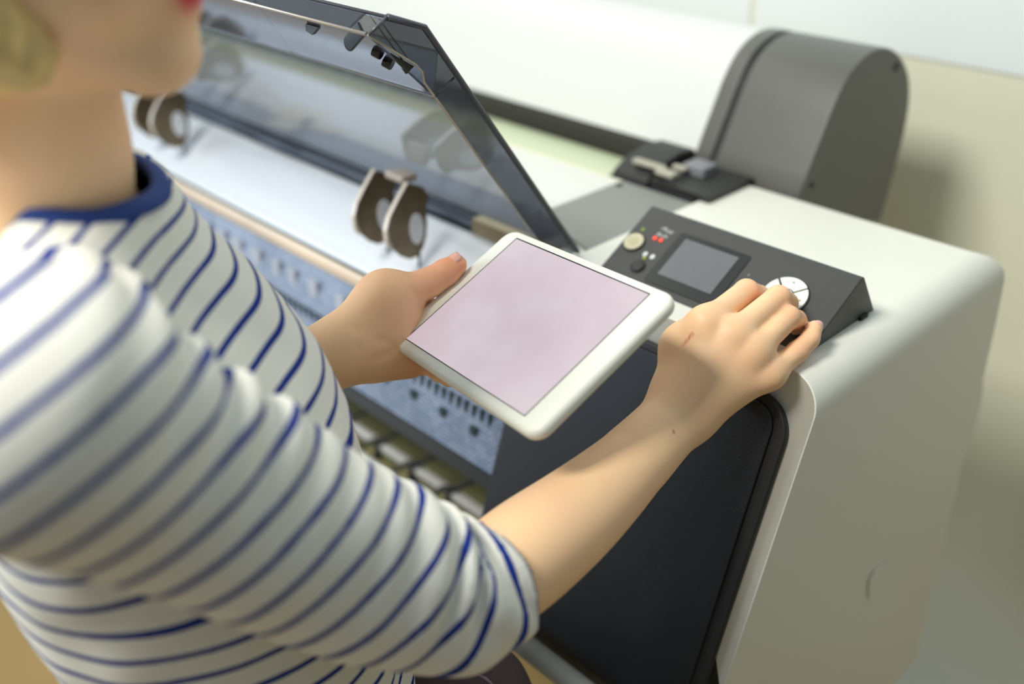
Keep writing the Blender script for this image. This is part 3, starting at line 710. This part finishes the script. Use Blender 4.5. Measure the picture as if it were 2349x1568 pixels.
allp = np.array([bd(-.3, .3, -.72), bd(.5, -.35, .4), bd(-.3, -.35, -.72), wr, wl, D(1880, 740, .95), shR, RH['pinky'][3]])
lo, hi = allp.min(0)-.06, allp.max(0)+.06
def along(u, v):                            # first skin point met from the eye towards (u, v)
    ts = np.arange(.6, 1.05, .002); P = np.array([D(u, v, t) for t in ts]); d = Body()(P); i = np.argmax(d < 0)
    return P[i]
NC = [(along(*a), along(*b)) for a, b in (((822, 792), (818, 845)), ((895, 786), (868, 778)), ((905, 795), (888, 812)), ((888, 812), (850, 826)), ((958, 680), (945, 664)), ((962, 690), (962, 706)), ((815, 760), (806, 745)))]
CRE += NC
V, Q = surface(chunked(Body()), lo, hi, 0.0022)
def blob(V, c, r): return np.exp(-((V-c)**2).sum(1)/(2*r*r))
red = np.zeros(len(V))
for k in RH:
    red += 0.45*blob(V, RH[k][1]+0, .011) + 0.2*blob(V, RH[k][0], .012) + 0.3*blob(V, RH[k][3], .008) + 0.2*blob(V, RH[k][2], .008)
red += 0.9*blob(V, D(1048, 603, .916), .014) + .5*blob(V, D(985, 634, .911), .02) + .35*blob(V, D(900, 700, .9), .03) + .4*blob(V, D(960, 840, .915), .02)
# a scratch and a small mole
def segd(V, a, b):
    ba = b-a; t = np.clip(((V-a)@ba)/(ba@ba), 0, 1); return np.linalg.norm(V-a-t[:, None]*ba, axis=1)
def along(u, v):                            # first skin point met from the eye towards (u, v)
    ts = np.arange(.6, 1.05, .002); P = np.array([D(u, v, t) for t in ts]); d = Body()(P); i = np.argmax(d < 0)
    return P[i]
sc = np.clip(1 - segd(V, along(1566, 795), along(1588, 765))/.0022, 0, 1)*.8
mo = np.clip(1 - np.linalg.norm(V-along(1543, 991), axis=1)/.0026, 0, 1)
bd = lambda f, s, u: _bd(f-.004, s, u+HD)
lip = (blob(V, bd(.128, 0, .143), .0075)+blob(V, bd(.125, .013, .142), .007)+blob(V, bd(.125, -.013, .142), .007))
bd = _bd
col = np.stack([np.clip(red, 0, 1), np.clip(sc*1.2, 0, 1), np.clip(mo*1.5, 0, 1), np.clip(lip*1.4, 0, 1)], 1)
me = to_mesh('person', V, Q, {'tint': col})
msk = bpy.data.materials.new('skin'); msk.use_nodes = True; nt = msk.node_tree; b = nt.nodes['Principled BSDF']
at = nt.nodes.new('ShaderNodeAttribute'); at.attribute_name = 'tint'; sp = nt.nodes.new('ShaderNodeSeparateColor'); nt.links.new(at.outputs['Color'], sp.inputs[0])
def mixc(a, fac, col):
    m_ = nt.nodes.new('ShaderNodeMix'); m_.data_type = 'RGBA'
    if isinstance(a, tuple): m_.inputs[6].default_value = (*a, 1)
    else: nt.links.new(a, m_.inputs[6])
    nt.links.new(fac, m_.inputs[0]); m_.inputs[7].default_value = (*col, 1); return m_.outputs[2]
tc = nt.nodes.new('ShaderNodeTexCoord'); no = nt.nodes.new('ShaderNodeTexNoise'); no.inputs['Scale'].default_value = 28; no.inputs['Detail'].default_value = 4; nt.links.new(tc.outputs['Object'], no.inputs['Vector'])
rp = nt.nodes.new('ShaderNodeValToRGB'); rp.color_ramp.elements[0].position = .3; rp.color_ramp.elements[1].position = .75
rp.color_ramp.elements[0].color = (*lin((250, 209, 160)), 1); rp.color_ramp.elements[1].color = (*lin((251, 203, 160)), 1)
nt.links.new(no.outputs['Fac'], rp.inputs['Fac'])
c = mixc(rp.outputs['Color'], sp.outputs[0], lin((238, 160, 122))); c = mixc(c, sp.outputs[1], lin((205, 105, 88))); c = mixc(c, sp.outputs[2], lin((120, 60, 30))); c = mixc(c, at.outputs['Alpha'], lin((205, 25, 48)))
nt.links.new(c, b.inputs['Base Color']); b.inputs['Roughness'].default_value = 0.5
b.inputs['Subsurface Weight'].default_value = 0.12; b.inputs['Subsurface Radius'].default_value = (1, .4, .2); b.inputs['Subsurface Scale'].default_value = 0.006
n2 = nt.nodes.new('ShaderNodeTexVoronoi'); n2.inputs['Scale'].default_value = 900; nt.links.new(tc.outputs['Object'], n2.inputs['Vector'])
bp = nt.nodes.new('ShaderNodeBump'); bp.inputs['Strength'].default_value = 0.12; bp.inputs['Distance'].default_value = 0.0006; nt.links.new(n2.outputs['Distance'], bp.inputs['Height']); nt.links.new(bp.outputs['Normal'], b.inputs['Normal'])
PN_ = link('person', me, msk, None, smooth=True)
sm = PN_.modifiers.new('smooth', 'SMOOTH'); sm.factor = 0.5; sm.iterations = 3
tag(PN_, 'person in a navy and white striped top, pressing the panel keys and holding the tablet', 'person')

# nails
def nail(tip, prev, outward, w, l, name='fingernail'):
    t = nrm(tip-prev); n = nrm(outward - t*(outward@t)); s = np.cross(t, n)
    mb = MB(); rows = []
    for i in range(7):
        row = []
        for j in range(9):
            a = (j/8-.5)*math.radians(110); rr_ = w
            L = (i/6)*l; nar = 1 if i < 5 else (.92 if i == 5 else .7)
            row.append(mb.bm.verts.new(tuple(tip + t*(L-l*.45) + s*math.sin(a)*rr_*nar + n*(math.cos(a)*rr_ + .0004 - .0004*(i/6)))))
        rows.append(row)
    for a, b in zip(rows[:-1], rows[1:]):
        for j in range(8): mb.bm.faces.new((a[j], a[j+1], b[j+1], b[j]))
    o = mb.build(name, mat('nail', (238, 178, 160), 0.25), PN_, smooth=True)
    so = o.modifiers.new('s', 'SOLIDIFY'); so.thickness = 0.0006
    return o
toward = -ray(1870, 750)
nail(RH['pinky'][3], RH['pinky'][2], nrm(nrm(toward)+SD*.2+nrm(D(1890, 745, .9)-D(1860, 755, .9))*1.1), .0068, .0095)
nail(D(1044, 609, .916), D(1020, 626, .914), nrm(nrm(-ray(1040, 600))*.6 + nrm(D(1025, 580, .9)-D(1040, 610, .9))), .0104, .0150)

# hair (short blond bob)
bd = lambda f, s, u: _bd(f-.004, s, u+HD)
hair = Grp([Ell(bd(-.005, 0, .262), AX, (.112, .090, .108)), Ell(bd(-.035, 0, .195), AX, (.082, .088, .095)), Cone(bd(-.01, .076, .23), bd(.050, .064, .122), .028, .020), Cone(bd(-.01, .076, .22), bd(.012, .070, .110), .024, .015), Cone(bd(-.04, .060, .20), bd(-.045, .068, .120), .026, .014), Cone(bd(-.02, -.070, .22), bd(.0, -.070, .172), .022, .014)], .03)
fcut = lambda P: None
class Hair:
    c = bd(0, 0, .25); R = .3
    def __call__(s, P):
        q = loc3(P); d = hair(P) + .0022*np.sin(q[:, 1]*420+q[:, 2]*60)*np.cos(q[:, 0]*260)
        face = Ell(bd(.105, 0, .19), AX, (.075, .085, .085))(P)
        return np.maximum(d, -face)
V2, Q2 = surface(chunked(Hair()), bd(0, 0, .25)-.22, bd(0, 0, .25)+.22, .004)
link('hair', to_mesh('hair', V2, Q2), mat('blond_hair', (214, 186, 120), 0.5, noise=0.2, nscale=60), PN_, smooth=True)
for s in (-1, 1):
    MB().sphere(bd(.0975, s*.030, .212), (.011, .011, .0085)).build('eye', mat('eye_white', (235, 235, 230), 0.2), PN_, smooth=True)

bd = _bd
# ---- clothing
def wob(P, s=1.0, ph=0.0):
    x, y, z = (P*s).T
    return (np.sin(x*31+1.7*np.sin(y*23+ph))+np.sin(y*37+1.3*np.sin(z*29+ph))+np.sin(z*27+1.9*np.sin(x*21-ph)))/3
yoke = [Cone(bd(.006, -.02, -.046), bd(-.012, -.125, -.110), .060, .052), Cone(bd(.006, .02, -.046), bd(.05, .145, -.095), .060, .056)]
yoke_g = Grp(yoke, .02)
UL = [.0, .05, .10, .15, .20, .30, .40, .45, .60, .66]
FRm = [.070, .088, .128, .162, .182, .196, .202, .208, .215, .215]; BKm = [-.055, -.065, -.070, -.075, -.075, -.070, -.042, -.030, -.050, -.060]; WD = [.080, .115, .145, .152, .150, .135, .128, .135, .165, .17]
torso_g = Grp(neck + [Cone(shL, shL*.6+elL*.4, .049, .046), Ell(NK*np.array([1, 1, 0]) + FW*.07 + UP*(NK[2]-.58), AX, (.130, .168, .13))], .02)
class Shirt:
    c = bd(.05, 0, -.3); R = .5
    def __call__(s, P):
        q = loc3(P); h = -q[:, 2]
        fr_, bk, wd = np.interp(h, UL, FRm), np.interp(h, UL, BKm), np.interp(h, UL, WD)
        fc, b_ = (fr_+bk)/2, (fr_-bk)/2
        k = np.sqrt(((q[:, 0]-fc)/b_)**2 + (q[:, 1]/wd)**2); d = (k-1)*np.minimum(b_, wd)*.92
        d = np.maximum(d, (q[:, 2]+.015)); d = np.maximum(d, -q[:, 2]-.655)
        d = smin(d, yoke_g(P), .035); under = np.maximum(torso_g(P)-.0075, q[:, 2]+.012); under = np.maximum(under, -q[:, 2]-.655); d = smin(d, under, .01)
        # folds: pulled from the armpit across the chest, and gathers at the waist
        fold = .0028*wob(P, 1.0) + .0011*wob(P, 2.7) + .0035*np.sin(q[:, 2]*60+q[:, 1]*45+q[:, 0]*70)*np.clip((h-.25)/.15, 0, 1) * (.5+.5*np.sin(q[:, 1]*30+2))
        return d + fold
V3, Q3 = surface(chunked(Shirt()), bd(.05, 0, -.32)-.42, bd(.05, 0, -.32)+.42, .0036)
q = loc3(V3)
nh = ((q[:, 0]-.012)/.064)**2 + (q[:, 1]/.058)**2
keep = ~((nh < 1) & (q[:, 2] > -.12)) & (q[:, 2] > -.648)
V3, Q3, used = prune(V3, Q3, keep); q = q[used]; h = -q[:, 2]
g_ = 1.3*np.clip(1 - h/.25, 0, 1)
af = np.sqrt((q[:, 0]-.015)**2+.0001); af = .08*np.tanh(af/.08)
stp = h + g_*af + .55*np.minimum(h, .19)
stp = stp + .0015*np.sin(q[:, 1]*60)
def stripe_mat(name, w_, per=0.0212, off=0.0):
    mt = bpy.data.materials.new(name); mt.use_nodes = True; nt = mt.node_tree; b = nt.nodes['Principled BSDF']
    at = nt.nodes.new('ShaderNodeAttribute'); at.attribute_name = 'stripe'
    def M(op, a, bb=None):
        n = nt.nodes.new('ShaderNodeMath'); n.operation = op
        for i, x in enumerate((a, bb)):
            if x is None: continue
            if isinstance(x, (int, float)): n.inputs[i].default_value = x
            else: nt.links.new(x, n.inputs[i])
        return n.outputs[0]
    t = M('FRACT', M('DIVIDE', M('ADD', at.outputs['Fac'], off), per)); t = M('ABSOLUTE', M('SUBTRACT', t, 0.5))
    e = M('MULTIPLY', M('SUBTRACT', w_/per/2, t), 60.0); e = M('MAXIMUM', M('MINIMUM', e, 1.0), 0.0)
    a2 = nt.nodes.new('ShaderNodeAttribute'); a2.attribute_name = 'cuff'; e = M('MAXIMUM', e, a2.outputs['Fac'])
    mx = nt.nodes.new('ShaderNodeMix'); mx.data_type = 'RGBA'; mx.inputs[6].default_value = (*lin((238, 237, 226)), 1); mx.inputs[7].default_value = (*lin((24, 52, 136)), 1)
    nt.links.new(e, mx.inputs[0]); nt.links.new(mx.outputs[2], b.inputs['Base Color']); b.inputs['Roughness'].default_value = 0.85; b.inputs['Specular IOR Level'].default_value = 0.2
    tc = nt.nodes.new('ShaderNodeTexCoord'); no = nt.nodes.new('ShaderNodeTexNoise'); no.inputs['Scale'].default_value = 700; nt.links.new(tc.outputs['Object'], no.inputs['Vector'])
    bp = nt.nodes.new('ShaderNodeBump'); bp.inputs['Strength'].default_value = .15; bp.inputs['Distance'].default_value = .0008; nt.links.new(no.outputs['Fac'], bp.inputs['Height']); nt.links.new(bp.outputs['Normal'], b.inputs['Normal'])
    return mt
M_st = stripe_mat('striped_cotton_body', .0056, .0240); M_sl = stripe_mat('striped_cotton_sleeve', .0056, .0236)
SH = link('striped_top', to_mesh('striped_top', V3, Q3, {'stripe': stp}), M_st, PN_, smooth=True)
s_m = SH.modifiers.new('smooth', 'SMOOTH'); s_m.iterations = 4
so = SH.modifiers.new('s', 'SOLIDIFY'); so.thickness = 0.0016; so.offset = 1
# collar trim following the neck opening
ring = []
sf = Shirt()
for a in np.linspace(0, 2*math.pi, 72, endpoint=False):
    f_, s2 = .012+.066*math.cos(a), .060*math.sin(a)
    us = np.arange(.06, -.12, -.0015); dd = sf(np.array([bd(f_, s2, u) for u in us])); i = np.argmax(dd < 0)
    ring.append(us[i])
ring = np.array(ring)
for _ in range(3): ring = (np.roll(ring, 1)+ring+np.roll(ring, -1))/3
bm = bmesh.new(); rows = []
for i, a in enumerate(np.linspace(0, 2*math.pi, 72, endpoint=False)):
    row = []
    for (dr, du) in ((-.004, .003), (-.003, .0055), (.001, .0055), (.0075, .001), (.0085, -.003), (.004, -.005), (-.003, -.003)):
        row.append(bm.verts.new(tuple(bd(.012+(.066+dr)*math.cos(a), (.060+dr)*math.sin(a), ring[i]+du))))
    rows.append(row)
for i in range(72):
    a, b_ = rows[i], rows[(i+1) % 72]
    for j in range(7): bm.faces.new((a[j], a[(j+1) % 7], b_[(j+1) % 7], b_[j]))
bmesh.ops.recalc_face_normals(bm, faces=bm.faces); me = bpy.data.meshes.new('collar_trim'); bm.to_mesh(me); bm.free()
link('collar_trim', me, mat('navy_rib', (30, 62, 132), 0.8), SH, smooth=True)

def polyproj(V, pts):                      # arc length along a polyline, extended past both ends
    best = np.full(len(V), 1e9); s = np.zeros(len(V)); acc = 0; global CP; CP = np.zeros_like(V)
    for i, (a, b) in enumerate(zip(pts[:-1], pts[1:])):
        L = np.linalg.norm(b-a); t = ((V-a)@(b-a))/L
        tc_ = np.clip(t, -1 if i == 0 else 0, 2 if i == len(pts)-2 else L); dist = np.linalg.norm(V-a-(b-a)/L*tc_[:, None], axis=1)
        m_ = dist < best; best[m_] = dist[m_]; s[m_] = acc+tc_[m_]; CP[m_] = (a+(b-a)/L*tc_[:, None])[m_]; acc += L
    return s, best
def catmull(P, n=14):
    P = [2*P[0]-P[1]] + list(P) + [2*P[-1]-P[-2]]; out = []
    for i in range(1, len(P)-2):
        for k in range(n):
            t = k/n; out.append(.5*((2*P[i])+(-P[i-1]+P[i+1])*t+(2*P[i-1]-5*P[i]+4*P[i+1]-P[i+2])*t*t+(-P[i-1]+3*P[i]-3*P[i+1]+P[i+2])*t**3))
    out.append(P[-2]); return out
SLc = [(D(90, 930, .505), .072), (D(372, 1085, .56), .0625), (D(632, 1225, .615), .0570), (D(845, 1328, .66), .0510), (D(988, 1376, .692), .0490), (D(1065, 1362, .708), .0480), (D(1142, 1308, .728), .0470)]
axis_R = catmull([p for p, r in SLc], 10); cum = np.concatenate([[0], np.cumsum([np.linalg.norm(b-a) for a, b in zip(axis_R[:-1], axis_R[1:])])])
cumk = cum[::10]; LR = cum[-1]
class SleeveR:
    c = D(600, 1150, .6); R = .4
    def __init__(s):
        s.g = Grp([Chain(SLc, 10)] + [Cone(D(150, 790, .56), D(90, 930, .505), .055, .069)], .02)
    def __call__(s, P):
        d = smin(s.g(P), armRg(P)-.0085, .012); t, _ = polyproj(P, axis_R)
        up_in = nrm(D(1000, 1100, .66) - D(1000, 1362, .69))     # towards the crook of the arm
        rad = P - CP
        rad = rad/(np.linalg.norm(rad, axis=1)[:, None]+1e-9); inn = rad@up_in
        e = np.exp(-((t-cumk[4])/.075)**2)
        ss = np.sin((t + .025*inn + .004*np.sin(t*90))*2*math.pi/.034)
        fold = .0052*np.sign(ss)*np.abs(ss)**.7*e*(.45+.55*np.clip(inn, -1, 1)) + .0030*wob(P, 1.0, .7) + .0012*wob(P, 2.6, 1.7)
        a = np.exp(-((t-cumk[1]*.9)/.07)**2)*np.clip(inn, 0, 1)
        fold = fold + .0065*np.sin(t*2*math.pi/.036 + inn*5 + 3*(rad@SD))*a
        # one long soft fold running along the upper arm
        return d + fold
sR = SleeveR()
lo = np.array([p for p, r in SLc]).min(0)-.11; hi = np.array([p for p, r in SLc]).max(0)+.11
V4, Q4 = surface(chunked(sR), lo, hi, .0032)
t4, _ = polyproj(V4, axis_R)
endn = nrm(axis_R[-1]-axis_R[-4]); cut = (V4 - (axis_R[-1] - endn*.006))@endn
keep = cut < 0
V4, Q4, used = prune(V4, Q4, keep); cut = cut[used]
t4, _ = polyproj(V4, axis_R)
latv = nrm(D(0, 0, .6)-D(0, 100, .6) + .55*(D(0, 0, .6)-D(100, 0, .6)))
lat = ((V4-CP)*latv).sum(1)
t4 = t4 - np.interp(t4, [0, .1, .3, .36], [.62, .60, .35, .0])*lat
# smoothed arc-length so that the stripes bend softly at the elbow
SLV = link('sleeve', to_mesh('sleeve', V4, Q4, {'stripe': t4, 'cuff': np.clip((cut+.0042)/.0015, 0, 1)}), M_sl, SH, smooth=True)
s_m = SLV.modifiers.new('smooth', 'SMOOTH'); s_m.iterations = 5
so = SLV.modifiers.new('s', 'SOLIDIFY'); so.thickness = 0.0018; so.offset = 1
# left sleeve
cuffL = elL*0.72 + wl*0.28
SLl = [(shL, .056), (shL*.5+elL*.5, .054), (elL, .052), (cuffL, .046)]
gl_ = Grp([Cone(a, b, r0, r1) for (a, r0), (b, r1) in zip(SLl[:-1], SLl[1:])], .02)
class SleeveL:
    c = elL; R = .5
    def __call__(s, P): return smin(gl_(P), armLg(P)-.008, .01) + .0022*wob(P, 1.1, 2.)
lo = np.array([p for p, r in SLl]).min(0)-.09; hi = np.array([p for p, r in SLl]).max(0)+.09
V5, Q5 = surface(chunked(SleeveL()), lo, hi, .004)
axl = [p for p, r in SLl]; en = nrm(cuffL-elL); V5, Q5, used = prune(V5, Q5, ((V5-cuffL)@en < -.004))
t5, _ = polyproj(V5, axl)
sl = link('sleeve', to_mesh('sleeve', V5, Q5, {'stripe': t5}), M_sl, SH, smooth=True)
so = sl.modifiers.new('s', 'SOLIDIFY'); so.thickness = 0.0018; so.offset = 1
# trousers and shoes below the frame
floorN = 0.0
hipz = NK[2]-.60
def at2(f, s, z): return np.array([NK[0], NK[1], 0]) + FW*f + SD*s + UP*z
tr_ = []
kn = []
for s in (-1, 1):
    hp, k_, an = at2(.07, s*.085, hipz-.02), at2(.10+.03*s*-1, s*.10, .50), at2(.06-.05*s, s*.11, .09)
    tr_ += [Cone(hp, k_, .095, .068), Cone(k_, an, .068, .055)]; kn.append(an)
tr_ += [Ell(at2(.07, 0, hipz+.02), AX, (.125, .165, .13))]
tg = Grp(tr_, .03)
V6, Q6 = surface(chunked(tg), at2(.1, 0, hipz/2+.04)-np.array([.4, .4, hipz/2+.12]), at2(.1, 0, hipz/2+.04)+np.array([.4, .4, hipz/2+.16]), .009)
link('trousers', to_mesh('trousers', V6, Q6), mat('mauve_grey_cloth', (92, 78, 84), 0.85, bump=.3, bscale=500), PN_, smooth=True)
for an in kn:
    mb = MB(); c0 = np.array([an[0], an[1], .045]) + FW*.05
    g = Grp([Cone(c0-FW*.085+UP*.0, c0+FW*.09-UP*.008, .040, .034), Cone(c0-FW*.08+UP*.03, c0-FW*.02+UP*.02, .036, .036)], .02)
    class Sh:
        c = c0; R = .3
        def __call__(s, P, g=g): return np.maximum(g(P), -P[:, 2]+.002)
    a_, b_ = surface(Sh(), c0-np.array([.2, .2, .06]), c0+np.array([.2, .2, .12]), .007)
    link('shoe', to_mesh('shoe', a_, b_), mat('dark_shoe', (50, 46, 48), 0.6), PN_, smooth=True)

# mauve cloth bag with a pale strap, hanging beyond her elbow
bc = D(1050, 1612, .95)
BG = thing('cloth_bag', 'dark mauve cloth bag with a paler strap, hanging from the lower rail beyond her elbow', 'bag', tuple(bc))
gb = Grp([Ell(bc, AX, (.075, .045, .085)), Ell(bc - UP*.06 + FW*.01, AX, (.085, .05, .08))], .03)
class Bag:
    c = bc; R = .2
    def __call__(s, P): return gb(P) + .004*wob(P, 1.5, 1.)
a_, b_ = surface(chunked(Bag()), bc-.2, bc+.16, .005)
link('bag_body', to_mesh('bag_body', a_, b_), mat('mauve_cloth', (96, 82, 88), 0.8, bump=.3, bscale=400), BG, smooth=True)
gbf = Bag()
def front_of(f, u, v):
    ts = np.arange(.75, 1.1, .003); P = np.array([D(u, v, t) for t in ts]); d = f(P); i = np.argmax(d < 0.001); return P[i] if (d < .001).any() else None
sp_ = [front_of(gbf, u, v) for u, v in ((1085, 1535), (1100, 1545), (1115, 1555), (1132, 1568), (1145, 1590))]
sp_ = [p for p in sp_ if p is not None]
ra = PX(1062, 1345, 1, .535); tp_ = bc + UP*.07
MB().tube([tp_, tp_*.5 + ra*.5 - FW*.0 + np.array([0, -.012, 0]), np.array([ra[0], .519, H-.812]), np.array([ra[0], .522, H-.802]), np.array([ra[0], .535, H-.7985]), np.array([ra[0], .549, H-.804]), np.array([ra[0], .551, H-.818]), tp_*.5 + ra*.5 + np.array([0.01, .02, -.01]), tp_ + UP*-.005], .0024, n=8).build('bag_handle', mat('strap_mauve', (150, 138, 150), 0.6), BG, smooth=True)
if len(sp_) > 1: MB().tube(sp_, .0022, n=8, flat=.5).build('bag_strap', mat('strap_mauve', (150, 138, 150), 0.6), BG, smooth=True)
